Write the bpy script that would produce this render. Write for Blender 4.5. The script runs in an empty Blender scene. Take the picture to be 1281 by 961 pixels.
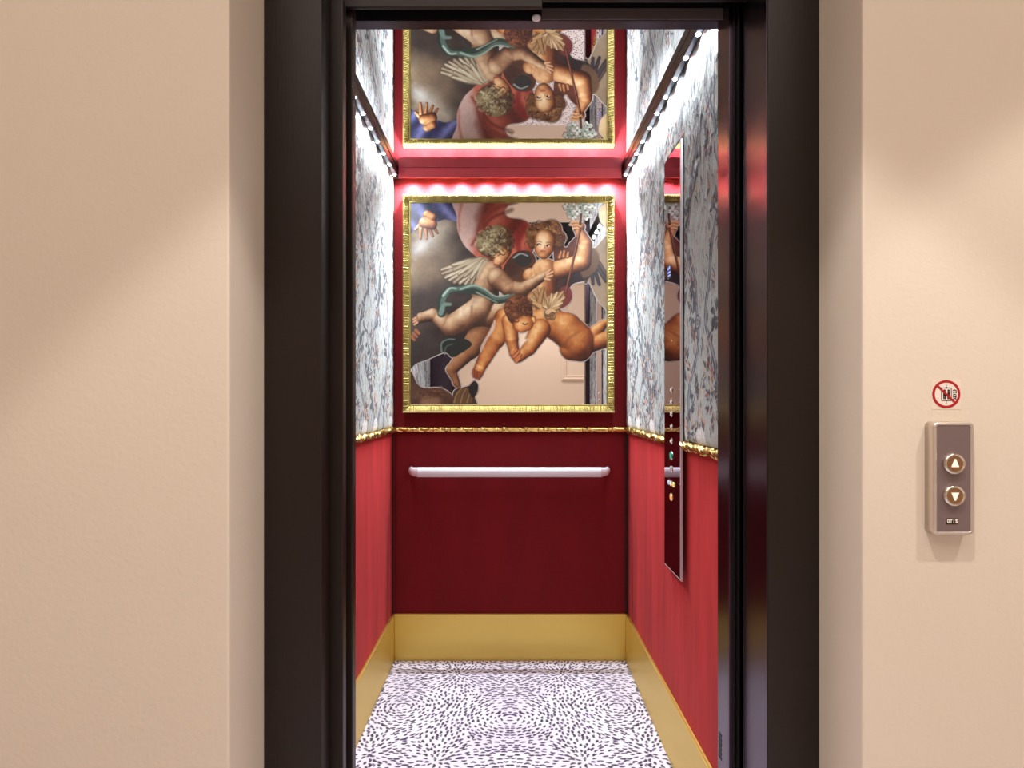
import bpy, bmesh, math, random
import numpy as np
from mathutils import Vector
COL = bpy.context.scene.collection
# ================================================================ camera, world, lobby light, exposure
F, CX, CY, EYE = 756.0, 638.0, 498.0, 1.1675      # focal length and optical axis in pixels of a 1281 x 961 frame, eye height in metres
cam = bpy.data.cameras.new('camera'); cam.sensor_width = 36; cam.lens = 36 * F / 1281
cam.shift_x = (640.5 - CX) / 1281; cam.shift_y = (CY - 480.5) / 1281; cam.clip_start = .02
cam_o = bpy.data.objects.new('camera', cam); cam_o.location = (0, 0, EYE); cam_o.rotation_euler = (math.pi / 2, 0, 0); COL.objects.link(cam_o)
bpy.context.scene.camera = cam_o
wd = bpy.data.worlds.new('world'); bpy.context.scene.world = wd; wd.use_nodes = True
wd.node_tree.nodes['Background'].inputs[0].default_value = (.9, .8, .7, 1); wd.node_tree.nodes['Background'].inputs[1].default_value = .05
vs = bpy.context.scene.view_settings; vs.view_transform = 'Standard'; vs.look = 'None'; vs.gamma = 1; vs.exposure = 0; vs.use_curve_mapping = False
WARM = (1.0, .975, .925); COOL = (.86, .93, 1.0)
LOBBY_SPOT, LOBBY_FILL, LED_W = 71, 31, 3.7
def add_light(name, kind, loc, energy, color, rot=(0, 0, 0), parent=None, **kw):
    l = bpy.data.lights.new(name, kind); l.energy = energy; l.color = color
    for k, v in kw.items(): setattr(l, k, v)
    o = bpy.data.objects.new(name, l); o.location = loc; o.rotation_euler = rot; COL.objects.link(o)
    if parent: o.parent = parent
    return o
for x, k in ((.1, 1.08), (1.3, .82)):        # two recessed ceiling spots in front of the lift wall
    add_light('lobby_spot_light', 'SPOT', (x, .24, 2.84), LOBBY_SPOT * k, WARM, spot_size=math.radians(77), spot_blend=.16, shadow_soft_size=.03)
add_light('lobby_spot_light', 'SPOT', (.35, -1.0, 2.84), 46, WARM, spot_size=math.radians(84), spot_blend=.3, shadow_soft_size=.05)  # added unseen spot, brightens the opposite wall that the mirrors reflect
add_light('lobby_fill_light', 'AREA', (0, -.35, 2.86), LOBBY_FILL, (1, .965, .915), shape='RECTANGLE', size=3.2, size_y=1.6)  # added soft fill, an unseen source lifting the whole lobby
def px(x, y, Y):           # a pixel of the frame at distance Y
    return ((x - CX) * Y / F, Y, EYE - (y - CY) * Y / F)

# ================================================================ materials
def srgb(c):
    c = [v / 255. for v in c]; return tuple(v / 12.92 if v <= .04045 else ((v + .055) / 1.055) ** 2.4 for v in c) + (1,)
def mat(name, col, rough=.5, metal=0, bump=0, bscale=80, var=0, vscale=6, sheen=0, stretch=(1, 1, 1), emit=None, es=0, coat=0, aniso=0, spec=.5, bdist=.002):
    m = bpy.data.materials.new(name); m.use_nodes = True; n = m.node_tree.nodes; l = m.node_tree.links; b = n['Principled BSDF']
    c = srgb(col); b.inputs['Base Color'].default_value = c; b.inputs['Roughness'].default_value = rough; b.inputs['Metallic'].default_value = metal
    b.inputs['Sheen Weight'].default_value = sheen; b.inputs['Coat Weight'].default_value = coat; b.inputs['Anisotropic'].default_value = aniso
    b.inputs['Specular IOR Level'].default_value = spec
    if sheen: b.inputs['Sheen Tint'].default_value = (1, .66, .70, 1); b.inputs['Sheen Roughness'].default_value = .4
    if emit: b.inputs['Emission Color'].default_value = srgb(emit); b.inputs['Emission Strength'].default_value = es
    if bump or var:
        tc = n.new('ShaderNodeTexCoord'); mp = n.new('ShaderNodeMapping'); mp.inputs['Scale'].default_value = stretch; l.new(tc.outputs['Object'], mp.inputs[0])
    if var:
        t = n.new('ShaderNodeTexNoise'); t.inputs['Scale'].default_value = vscale; t.inputs['Detail'].default_value = 5; l.new(mp.outputs[0], t.inputs['Vector'])
        r = n.new('ShaderNodeValToRGB'); r.color_ramp.elements[0].position = .3; r.color_ramp.elements[1].position = .7
        r.color_ramp.elements[0].color = tuple(v * (1 - var) for v in c[:3]) + (1,); r.color_ramp.elements[1].color = tuple(min(1, v * (1 + var)) for v in c[:3]) + (1,)
        l.new(t.outputs[0], r.inputs[0]); l.new(r.outputs[0], b.inputs['Base Color'])
    if bump:
        t = n.new('ShaderNodeTexNoise'); t.inputs['Scale'].default_value = bscale; t.inputs['Detail'].default_value = 4; l.new(mp.outputs[0], t.inputs['Vector'])
        bp = n.new('ShaderNodeBump'); bp.inputs['Strength'].default_value = bump; bp.inputs['Distance'].default_value = bdist
        l.new(t.outputs[0], bp.inputs['Height']); l.new(bp.outputs[0], b.inputs['Normal'])
    return m
def painted(name, rough, sheen=0, bump=0, mirror=False):
    """colour from the mesh's own paint layer; 'cut' decides where the mirror glass is bare"""
    m = bpy.data.materials.new(name); m.use_nodes = True; n = m.node_tree.nodes; l = m.node_tree.links; b = n['Principled BSDF']
    a = n.new('ShaderNodeAttribute'); a.attribute_name = 'paint'; l.new(a.outputs['Color'], b.inputs['Base Color']); b.inputs['Roughness'].default_value = rough; b.inputs['Sheen Weight'].default_value = sheen
    if bump:
        tc = n.new('ShaderNodeTexCoord'); t = n.new('ShaderNodeTexNoise'); t.inputs['Scale'].default_value = 350; l.new(tc.outputs['Object'], t.inputs['Vector'])
        bp = n.new('ShaderNodeBump'); bp.inputs['Strength'].default_value = bump; bp.inputs['Distance'].default_value = .003; l.new(t.outputs[0], bp.inputs['Height']); l.new(bp.outputs[0], b.inputs['Normal'])
    if mirror:
        g = n.new('ShaderNodeBsdfGlossy'); g.inputs['Color'].default_value = (.96, .94, .93, 1); g.inputs['Roughness'].default_value = .0
        k = n.new('ShaderNodeAttribute'); k.attribute_name = 'cut'; mx = n.new('ShaderNodeMixShader')
        l.new(k.outputs['Fac'], mx.inputs[0]); l.new(g.outputs[0], mx.inputs[1]); l.new(b.outputs[0], mx.inputs[2]); l.new(mx.outputs[0], n['Material Output'].inputs[0])
    return m
M = {}
M['plaster'] = mat('beige_plaster', (224, 208, 189), .75, bump=.25, bscale=130, var=.015, vscale=3)
M['plaster_far'] = mat('beige_plaster_panel', (226, 206, 188), .7, bump=.15, bscale=120)
M['white_ceiling'] = mat('white_ceiling_paint', (236, 226, 214), .8)
M['frame'] = mat('dark_brown_metal', (34, 23, 17), .42, .35, bump=.12, bscale=60, stretch=(8, 8, .3))
M['bronze'] = mat('dark_plum_metal', (88, 74, 84), .26, 1, bump=.03, bscale=30, stretch=(10, 10, .2))
M['header_paint'] = mat('grey_brown_header_paint', (128, 114, 112), .4, .3)
M['pale_steel'] = mat('pale_steel', (206, 204, 208), .4, .6)
M['rail_red_lit'] = mat('red_rail_lightened', (196, 66, 78), .45)  # rail's red lightened, so its colour carries the light falling on the fascia
M['lit_ledge'] = mat('gold_ledge_lit', (236, 220, 160), .5, .3)  # paler gold paints the light caught by the frame's bottom ledge
M['black'] = mat('black_paint_and_shaft_dark', (9, 8, 9), .6)
M['black_metal'] = mat('black_satin_metal', (30, 26, 28), .35, .5)
M['line'] = mat('bright_steel_edge', (170, 168, 172), .25, 1)
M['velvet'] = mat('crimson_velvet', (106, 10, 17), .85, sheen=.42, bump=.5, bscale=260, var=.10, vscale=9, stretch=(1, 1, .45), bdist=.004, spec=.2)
M['velvet_side_lit'] = mat('crimson_velvet_creased_lit', (172, 36, 36), .8, sheen=.05, bump=.35, bscale=6, var=.20, vscale=5, stretch=(1, 2.2, .35), bdist=.012, spec=.2)  # same cloth as the back wall, lightened to paint grazing light on it
M['gold'] = mat('aged_gold_leaf', (228, 196, 120), .24, 1, bump=.4, bscale=120, var=.22, vscale=40)
M['gold_frame'] = mat('reeded_gold', (176, 158, 96), .46, .9, bump=.2, bscale=150, var=.18, vscale=30)
M['gold_base'] = mat('brushed_brass', (224, 196, 104), .42, .9, bump=.06, bscale=40, stretch=(.4, .4, 12), aniso=.4)
M['dark_gap'] = mat('dark_rebate', (24, 16, 12), .8)
M['mirror'] = mat('mirror_glass', (232, 232, 232), .0, 1)
M['smoke_mirror'] = mat('tinted_mirror', (150, 130, 142), .02, 1)
M['rail_white'] = mat('pale_satin_rail', (214, 214, 220), .32, .0, coat=.3)
M['rail_alu'] = mat('dark_aluminium', (58, 60, 68), .38, .9)
M['led'] = mat('led_lens', (255, 255, 255), .3, emit=(236, 244, 255), es=22)
M['steel'] = mat('satin_steel', (214, 202, 190), .38, .8)
M['chrome'] = mat('chrome', (220, 212, 204), .12, 1)
M['taupe'] = mat('taupe_plate', (128, 110, 108), .45, .35, bump=.05, bscale=200)
M['bronze_button'] = mat('bronze_button', (176, 142, 108), .22, 1)
M['arrow'] = mat('white_arrow', (250, 240, 228), .5, emit=(255, 244, 230), es=.25)
M['sticker'] = mat('clear_sticker', (232, 214, 196), .35); M['sign_white'] = mat('sign_cream', (240, 224, 210), .4)
M['sign_red'] = mat('sign_red', (176, 22, 34), .4); M['sign_black'] = mat('sign_black', (22, 18, 18), .5)
M['green_lit'] = mat('green_key', (20, 130, 100), .3, emit=(30, 170, 130), es=.5); M['orange_lit'] = mat('orange_key', (230, 130, 60), .3, emit=(255, 150, 80), es=.9)
M['blue_lit'] = mat('blue_display', (120, 140, 255), .3, emit=(120, 145, 255), es=2.2); M['yellow_lit'] = mat('yellow_key', (230, 210, 60), .3, emit=(240, 220, 70), es=.5)
M['lilac_key'] = mat('lilac_key', (190, 190, 235), .3, emit=(190, 190, 240), es=.4)
M['rubber'] = mat('grey_dome', (226, 220, 220), .35)
M['tapestry'] = painted('embroidered_linen', .9, .15, .5); M['carpet'] = painted('spotted_carpet', .95, .25, .7); M['print'] = painted('printed_mirror', .32, mirror=True)
def spotted(name):         # the same spotted carpet, woven procedurally, for the lobby
    m = bpy.data.materials.new(name); m.use_nodes = True; n = m.node_tree.nodes; l = m.node_tree.links; b = n['Principled BSDF']; b.inputs['Roughness'].default_value = .95
    tc = n.new('ShaderNodeTexCoord'); v = n.new('ShaderNodeTexVoronoi'); v.inputs['Scale'].default_value = 52; l.new(tc.outputs['Object'], v.inputs['Vector'])
    r = n.new('ShaderNodeValToRGB'); r.color_ramp.elements[0].position = .30; r.color_ramp.elements[0].color = srgb((40, 32, 50)); r.color_ramp.elements[1].position = .36; r.color_ramp.elements[1].color = srgb((226, 218, 226))
    l.new(v.outputs['Distance'], r.inputs[0]); l.new(r.outputs[0], b.inputs['Base Color']); return m
M['lobby_carpet'] = spotted('lobby_spotted_carpet')

# ================================================================ mesh helpers
def link(name, me, m=None, parent=None):
    o = bpy.data.objects.new(name, me); COL.objects.link(o)
    if m: me.materials.append(M[m])
    if parent: o.parent = parent
    return o
def bm_obj(name, bm, m, parent=None, smooth=False, bevel=0, seg=2):
    bmesh.ops.recalc_face_normals(bm, faces=bm.faces); me = bpy.data.meshes.new(name); bm.to_mesh(me); bm.free()
    if smooth: me.shade_smooth()
    o = link(name, me, m, parent)
    if bevel:
        b = o.modifiers.new('bevel', 'BEVEL'); b.width = bevel; b.segments = seg; b.limit_method = 'ANGLE'; b.angle_limit = math.radians(40)
    return o
def box(bm, x0, x1, y0, y1, z0, z1):
    v = [bm.verts.new(p) for p in [(x0, y0, z0), (x1, y0, z0), (x1, y1, z0), (x0, y1, z0), (x0, y0, z1), (x1, y0, z1), (x1, y1, z1), (x0, y1, z1)]]
    for f in [(0, 1, 2, 3), (4, 5, 6, 7), (0, 1, 5, 4), (1, 2, 6, 5), (2, 3, 7, 6), (3, 0, 4, 7)]: bm.faces.new([v[i] for i in f])
def boxes(name, L, m, parent=None, bevel=0):
    bm = bmesh.new()
    for b in L: box(bm, *b)
    return bm_obj(name, bm, m, parent, bevel=bevel)
def sweep(name, path, ring, m, parent=None, smooth=True, close=True):
    """path: list of (centre, side, up); ring(i) -> list of (a, b) offsets"""
    bm = bmesh.new(); rows = []
    for i, (c, s, u) in enumerate(path):
        c, s, u = Vector(c), Vector(s), Vector(u); rows.append([bm.verts.new(c + s * a + u * b) for a, b in ring(i)])
    n = len(rows[0])
    for i in range(len(rows) - 1):
        for j in range(n): bm.faces.new([rows[i][j], rows[i][(j + 1) % n], rows[i + 1][(j + 1) % n], rows[i + 1][j]])
    if close: bm.faces.new(rows[0]); bm.faces.new(rows[-1])
    return bm_obj(name, bm, m, parent, smooth)
def disc(bm, c, r, ax, h, n=24, r2=None):
    """short cylinder, centre c, axis 'x','y','z', from 0 to h"""
    r2 = r if r2 is None else r2; R = []
    for k, (rr, t) in enumerate(((r, 0), (r2, h))):
        ring = []
        for i in range(n):
            a = 2 * math.pi * i / n; u, v = rr * math.cos(a), rr * math.sin(a)
            d = {'x': (t, u, v), 'y': (u, t, v), 'z': (u, v, t)}[ax]; ring.append(bm.verts.new((c[0] + d[0], c[1] + d[1], c[2] + d[2])))
        R.append(ring)
    for i in range(n): bm.faces.new([R[0][i], R[0][(i + 1) % n], R[1][(i + 1) % n], R[1][i]])
    bm.faces.new(R[0]); bm.faces.new(R[1])
def prism_y(bm, P, y0, y1):     # outline in the x,z plane
    a = [bm.verts.new((x, y0, z)) for x, z in P]; b = [bm.verts.new((x, y1, z)) for x, z in P]
    bm.faces.new(a); bm.faces.new(b)
    for i in range(len(P)): bm.faces.new([a[i], a[(i + 1) % len(P)], b[(i + 1) % len(P)], b[i]])
def structure(o): o['kind'] = 'structure'; return o
def tag(o, label, cat, group=None):
    o['label'] = label; o['category'] = cat
    if group: o['group'] = group
    return o
def empty(name, loc, label=None, cat=None, group=None):
    o = bpy.data.objects.new(name, None); o.location = loc; o.empty_display_size = .05; COL.objects.link(o)
    if label: tag(o, label, cat, group)
    return o
def adopt(root):           # children were built in world coordinates: keep them there
    bpy.context.view_layer.update()
    for c in root.children: c.matrix_parent_inverse = root.matrix_world.inverted()
def sheet(name, cv, place, m, thick=None, normal=(0, 1, 0), mask=False, parent=None, flip=False):
    """a painted cloth or glass: one vertex per brush sample, with real thickness behind it"""
    h, w = cv.c.shape[:2]; V = place(cv.X, cv.Y).reshape(-1, 3).astype(np.float32)
    idx = np.arange(h * w).reshape(h, w); q = np.stack([idx[:-1, :-1], idx[:-1, 1:], idx[1:, 1:], idx[1:, :-1]], -1).reshape(-1, 4)
    if flip: q = q[:, ::-1]
    nq = len(q)
    per = np.concatenate([idx[0, :], idx[1:, -1], idx[-1, -2::-1], idx[-2:0:-1, 0]]); nb = len(per)
    B = V[per] + np.array(normal, np.float32) * thick; V = np.concatenate([V, B]); base = h * w
    side = np.stack([per, base + np.arange(nb), base + (np.arange(nb) + 1) % nb, np.roll(per, -1)], -1)
    if flip: side = side[:, ::-1]
    Q = np.concatenate([q, side]); me = bpy.data.meshes.new(name)
    me.vertices.add(len(V)); me.vertices.foreach_set('co', V.ravel()); me.loops.add(Q.size + nb); me.polygons.add(len(Q) + 1)
    cap = base + (np.arange(nb) if flip else np.arange(nb)[::-1])
    me.loops.foreach_set('vertex_index', np.concatenate([Q.ravel(), cap]).astype(np.int32))
    me.polygons.foreach_set('loop_start', np.concatenate([np.arange(len(Q)) * 4, [Q.size]]).astype(np.int32))
    me.update(calc_edges=True); me.validate()
    c = np.clip(cv.c, 0, 1).reshape(-1, 3); c = np.where(c <= .04045, c / 12.92, ((c + .055) / 1.055) ** 2.4)
    rgba = np.ones((len(V), 4), np.float32); rgba[:base, :3] = c; rgba[base:, :3] = c[per]
    a = me.attributes.new('paint', 'FLOAT_COLOR', 'POINT'); a.data.foreach_set('color', rgba.ravel())
    if mask:
        k = np.ones(len(V), np.float32); k[:base] = cv.m.ravel(); a = me.attributes.new('cut', 'FLOAT', 'POINT'); a.data.foreach_set('value', k)
    return link(name, me, m, parent)

# ---------------------------------------------------------------- painting tools
class Canvas:
    def __init__(s, x0, y0, x1, y1, res, bg=(0, 0, 0)):
        s.x0, s.y0, s.res = x0, y0, res
        s.w = int(round((x1 - x0) * res)) + 1; s.h = int(round((y1 - y0) * res)) + 1
        s.X, s.Y = np.meshgrid(x0 + np.arange(s.w) / res, y0 + np.arange(s.h) / res)
        s.c = np.zeros((s.h, s.w, 3)) + np.array(bg); s.m = np.zeros((s.h, s.w))
    def win(s, xa, ya, xb, yb):
        i0 = max(0, int((xa - s.x0) * s.res) - 1); i1 = min(s.w, int((xb - s.x0) * s.res) + 3)
        j0 = max(0, int((ya - s.y0) * s.res) - 1); j1 = min(s.h, int((yb - s.y0) * s.res) + 3)
        return (slice(j0, max(j0, j1)), slice(i0, max(i0, i1)))
    def put(s, W, a, col, keep=False):
        a3 = a[..., None]; s.c[W] = s.c[W] * (1 - a3) + np.array(col) * a3
        if not keep: s.m[W] = np.maximum(s.m[W], a)
def noise(X, Y, sc, seed):
    r = np.random.RandomState(seed); g = r.rand(64, 64)
    x = X / sc; y = Y / sc; xi = np.floor(x).astype(int); yi = np.floor(y).astype(int)
    fx = x - xi; fy = y - yi; fx = fx * fx * (3 - 2 * fx); fy = fy * fy * (3 - 2 * fy)
    G = lambda a, b: g[b % 64, a % 64]
    return (G(xi, yi) * (1 - fx) + G(xi + 1, yi) * fx) * (1 - fy) + (G(xi, yi + 1) * (1 - fx) + G(xi + 1, yi + 1) * fx) * fy
def fbm(X, Y, sc, seed):
    return sum(noise(X, Y, sc / 2 ** k, seed + k) * .5 ** k for k in range(4)) / 1.875
def catmull(P, n=5, closed=True):
    P = [np.array(p, float) for p in P]; N = len(P); out = []
    for i in range(N if closed else N - 1):
        if closed: a, b, c, d = P[i - 1], P[i], P[(i + 1) % N], P[(i + 2) % N]
        else: a, b, c, d = P[max(i - 1, 0)], P[i], P[i + 1], P[min(i + 2, N - 1)]
        for k in range(n):
            t = k / n
            out.append(.5 * (2 * b + (c - a) * t + (2 * a - 5 * b + 4 * c - d) * t * t + (3 * b - a - 3 * c + d) * t ** 3))
    if not closed: out.append(P[-1])
    return np.array(out)
def seg_d(X, Y, a, b):
    dx, dy = b[0] - a[0], b[1] - a[1]; L = dx * dx + dy * dy + 1e-9
    t = np.clip(((X - a[0]) * dx + (Y - a[1]) * dy) / L, 0, 1)
    return np.hypot(X - a[0] - t * dx, Y - a[1] - t * dy), t
def poly_sdf(cv, P, pad=3):
    W = cv.win(P[:, 0].min() - pad, P[:, 1].min() - pad, P[:, 0].max() + pad, P[:, 1].max() + pad)
    X, Y = cv.X[W], cv.Y[W]; D = np.full(X.shape, 1e9); ins = np.zeros(X.shape, bool)
    for i in range(len(P)):
        a, b = P[i], P[(i + 1) % len(P)]
        D = np.minimum(D, seg_d(X, Y, a, b)[0])
        if a[1] != b[1]:
            c = (a[1] > Y) != (b[1] > Y)
            ins ^= c & (X < (b[0] - a[0]) * (Y - a[1]) / (b[1] - a[1]) + a[0])
    return W, np.where(ins, -D, D)
def aa(cv, d, soft=.5): return np.clip(.5 - d / (2 * soft), 0, 1)
def shape(cv, P, colf, soft=.5, smooth=True, keep=False, alpha=1):
    P = catmull(P) if smooth else np.array(P, float)
    W, d = poly_sdf(cv, P, soft * 2 + 1 / cv.res)
    col = colf(cv.X[W], cv.Y[W], d) if callable(colf) else colf
    cv.put(W, aa(cv, d, soft) * alpha, col, keep)
def stroke(cv, P, r0, r1, col, soft=.5, alpha=1, keep=False, mid=None):
    P = catmull(P, 4, False); n = len(P)
    R = max(r0, r1, mid or 0) + soft * 2 + 1 / cv.res
    W = cv.win(P[:, 0].min() - R, P[:, 1].min() - R, P[:, 0].max() + R, P[:, 1].max() + R)
    X, Y = cv.X[W], cv.Y[W]
    if X.size == 0: return
    D = np.full(X.shape, 1e9)
    for i in range(n - 1):
        d, t = seg_d(X, Y, P[i], P[i + 1]); u = (i + t) / (n - 1)
        r = r0 + (r1 - r0) * u if mid is None else np.where(u < .5, r0 + (mid - r0) * 2 * u, mid + (r1 - mid) * (2 * u - 1))
        D = np.minimum(D, d - r)
    cv.put(W, aa(cv, D, soft) * alpha, col, keep)
def mix(a, b, t):
    t = np.clip(t, 0, 1)[..., None]; return np.array(a) * (1 - t) + np.array(b) * t
def ramp(t, stops):
    t = np.clip(t, 0, 1); xs = [s[0] for s in stops]
    return np.stack([np.interp(t, xs, [s[1][k] for s in stops]) for k in range(3)], -1)
def body(cv, limbs, stops, L=(-.5, -.6, .62), k=2.0, seed=1, soft=.6):
    """limbs: (x0,y0,r0,x1,y1,r1,z0,z1): rounded tapering forms merged into one relief and shaded like paint"""
    xa = min(min(l[0] - l[2], l[3] - l[5]) for l in limbs) - 3; xb = max(max(l[0] + l[2], l[3] + l[5]) for l in limbs) + 3
    ya = min(min(l[1] - l[2], l[4] - l[5]) for l in limbs) - 3; yb = max(max(l[1] + l[2], l[4] + l[5]) for l in limbs) + 3
    W = cv.win(xa, ya, xb, yb); X, Y = cv.X[W], cv.Y[W]
    Z = np.full(X.shape, -60.); D = np.full(X.shape, 1e9)
    for (x0, y0, r0, x1, y1, r1, z0, z1) in limbs:
        d, t = seg_d(X, Y, (x0, y0), (x1, y1)); r = r0 + (r1 - r0) * t; dd = d - r
        z = z0 + (z1 - z0) * t + np.where(dd < 0, np.sqrt(np.maximum(r * r - d * d, 0)), -dd * 6 - 0)
        h = np.clip(.5 + .5 * (z - Z) / k, 0, 1); Z = Z * (1 - h) + z * h + k * h * (1 - h)
        h = np.clip(.5 + .5 * (D - dd) / k, 0, 1); D = D * (1 - h) + dd * h - k * h * (1 - h)
    for _ in range(2):
        Zp = np.pad(Z, 1, mode='edge'); Z = (Zp[:-2, 1:-1] + Zp[2:, 1:-1] + Zp[1:-1, :-2] + Zp[1:-1, 2:] + 2 * Z) / 6
    B = Z.copy()
    for _ in range(int(3 * cv.res)):
        Bp = np.pad(B, 1, mode='edge'); B = (Bp[:-2, 1:-1] + Bp[2:, 1:-1] + Bp[1:-1, :-2] + Bp[1:-1, 2:] + B) / 5
    occ = np.clip((B - Z) / 3.5, -.35, 1) * (Z > -20)
    gy, gx = np.gradient(Z, 1 / cv.res); gx = np.clip(gx, -3, 3); gy = np.clip(gy, -3, 3)
    n = 1 / np.sqrt(gx * gx + gy * gy + 1); sh = (-gx * L[0] - gy * L[1] + L[2]) * n
    sh = .62 * sh + .36 - .22 * (1 - n) + (fbm(X, Y, 9, seed) - .5) * .26 - .22 * occ
    cv.put(W, aa(cv, D, soft), ramp(sh, stops))
C = lambda *v: tuple(c / 255. for c in v)
FLA = [(0, C(44, 28, 22)), (.4, C(100, 64, 44)), (.66, C(158, 112, 80)), (.85, C(200, 162, 124)), (1, C(224, 200, 168))]
FLB = [(0, C(52, 24, 16)), (.4, C(118, 62, 36)), (.66, C(182, 116, 70)), (.85, C(222, 168, 116)), (1, C(242, 212, 168))]
FLC = [(0, C(56, 22, 14)), (.4, C(118, 56, 28)), (.66, C(178, 98, 48)), (.85, C(212, 144, 82)), (1, C(236, 192, 136))]
FLD = [(0, C(46, 26, 18)), (.4, C(112, 66, 40)), (.7, C(158, 102, 64)), (1, C(190, 140, 98))]

def curls(cv, cx, cy, rx, ry, n, cols, seed, a0=0, a1=6.283, r=1.0, rmin=.25):
    q = np.random.RandomState(seed)
    for i in range(n):
        a = q.uniform(a0, a1); f = math.sqrt(q.uniform(rmin ** 2, 1)); x = cx + math.cos(a) * rx * f; y = cy + math.sin(a) * ry * f
        b = q.uniform(0, 6.28); l = q.uniform(2, 4.2)
        P = [(x + l * math.cos(b + t), y + l * .8 * math.sin(b + t)) for t in (0, .8, 1.6, 2.4)]
        stroke(cv, P, r * .8, r * .3, cols[q.randint(len(cols))], .6, .75)
def face(cv, x, y, s, tilt, look=(-.3, 0), dark=C(60, 30, 20), lip=C(176, 66, 48), cheek=C(222, 128, 84)):
    ca, sa = math.cos(tilt), math.sin(tilt)
    T = lambda u, v: (x + s * (u * ca - v * sa), y + s * (u * sa + v * ca))
    for u in (-.55, .55):
        stroke(cv, [T(u, .35), T(u * .9, .42)], s * .26, s * .2, cheek, s * .3, .45)
        stroke(cv, [T(u - .24, -.42), T(u, -.5), T(u + .24, -.42)], s * .05, s * .05, dark, .5, .45)
        stroke(cv, [T(u - .2, -.12), T(u, -.2), T(u + .2, -.12)], s * .07, s * .07, dark, .5, .75)
        stroke(cv, [T(u - .13, -.06), T(u + .13, -.06)], s * .08, s * .08, C(226, 206, 186), .45, .7)
        p = T(u + look[0] * .3, -.06 + look[1] * .1); stroke(cv, [p, (p[0] + .1, p[1])], s * .1, s * .1, C(38, 24, 20), .4, .9)
    stroke(cv, [T(.1, -.1), T(.16, .2), T(.0, .32)], s * .05, s * .08, C(150, 84, 54), .7, .5)
    stroke(cv, [T(-.02, .1), T(-.02, .26)], s * .08, s * .1, C(240, 206, 166), .7, .6)
    stroke(cv, [T(-.26, .6), T(0, .54), T(.26, .6)], s * .07, s * .06, lip, .5, .85)
    stroke(cv, [T(-.14, .72), T(.14, .72)], s * .07, s * .07, C(200, 96, 72), .6, .7)
def feathers(cv, root, tips, w, cols, seed, dark):
    q = np.random.RandomState(seed)
    for i, t in enumerate(tips):
        rx, ry = root[0] + q.uniform(-3, 3), root[1] + q.uniform(-3, 3)
        m = ((rx + t[0]) / 2 + q.uniform(-1, 1), (ry + t[1]) / 2 - 2)
        stroke(cv, [(rx, ry), m, t], w, w * .45, dark, .6)
        c = cols[i % len(cols)]
        stroke(cv, [(rx, ry - .8), (m[0] - .3, m[1] - .9), (t[0] - .2, t[1] - .8)], w * .75, w * .25, c, .6)
def fingers(cv, P, r, col, dark):
    for p in P:
        stroke(cv, p, r + .5, r * .7 + .4, dark, .5); stroke(cv, [(a - .3, b - .3) for a, b in p], r, r * .7, col, .5)

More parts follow.
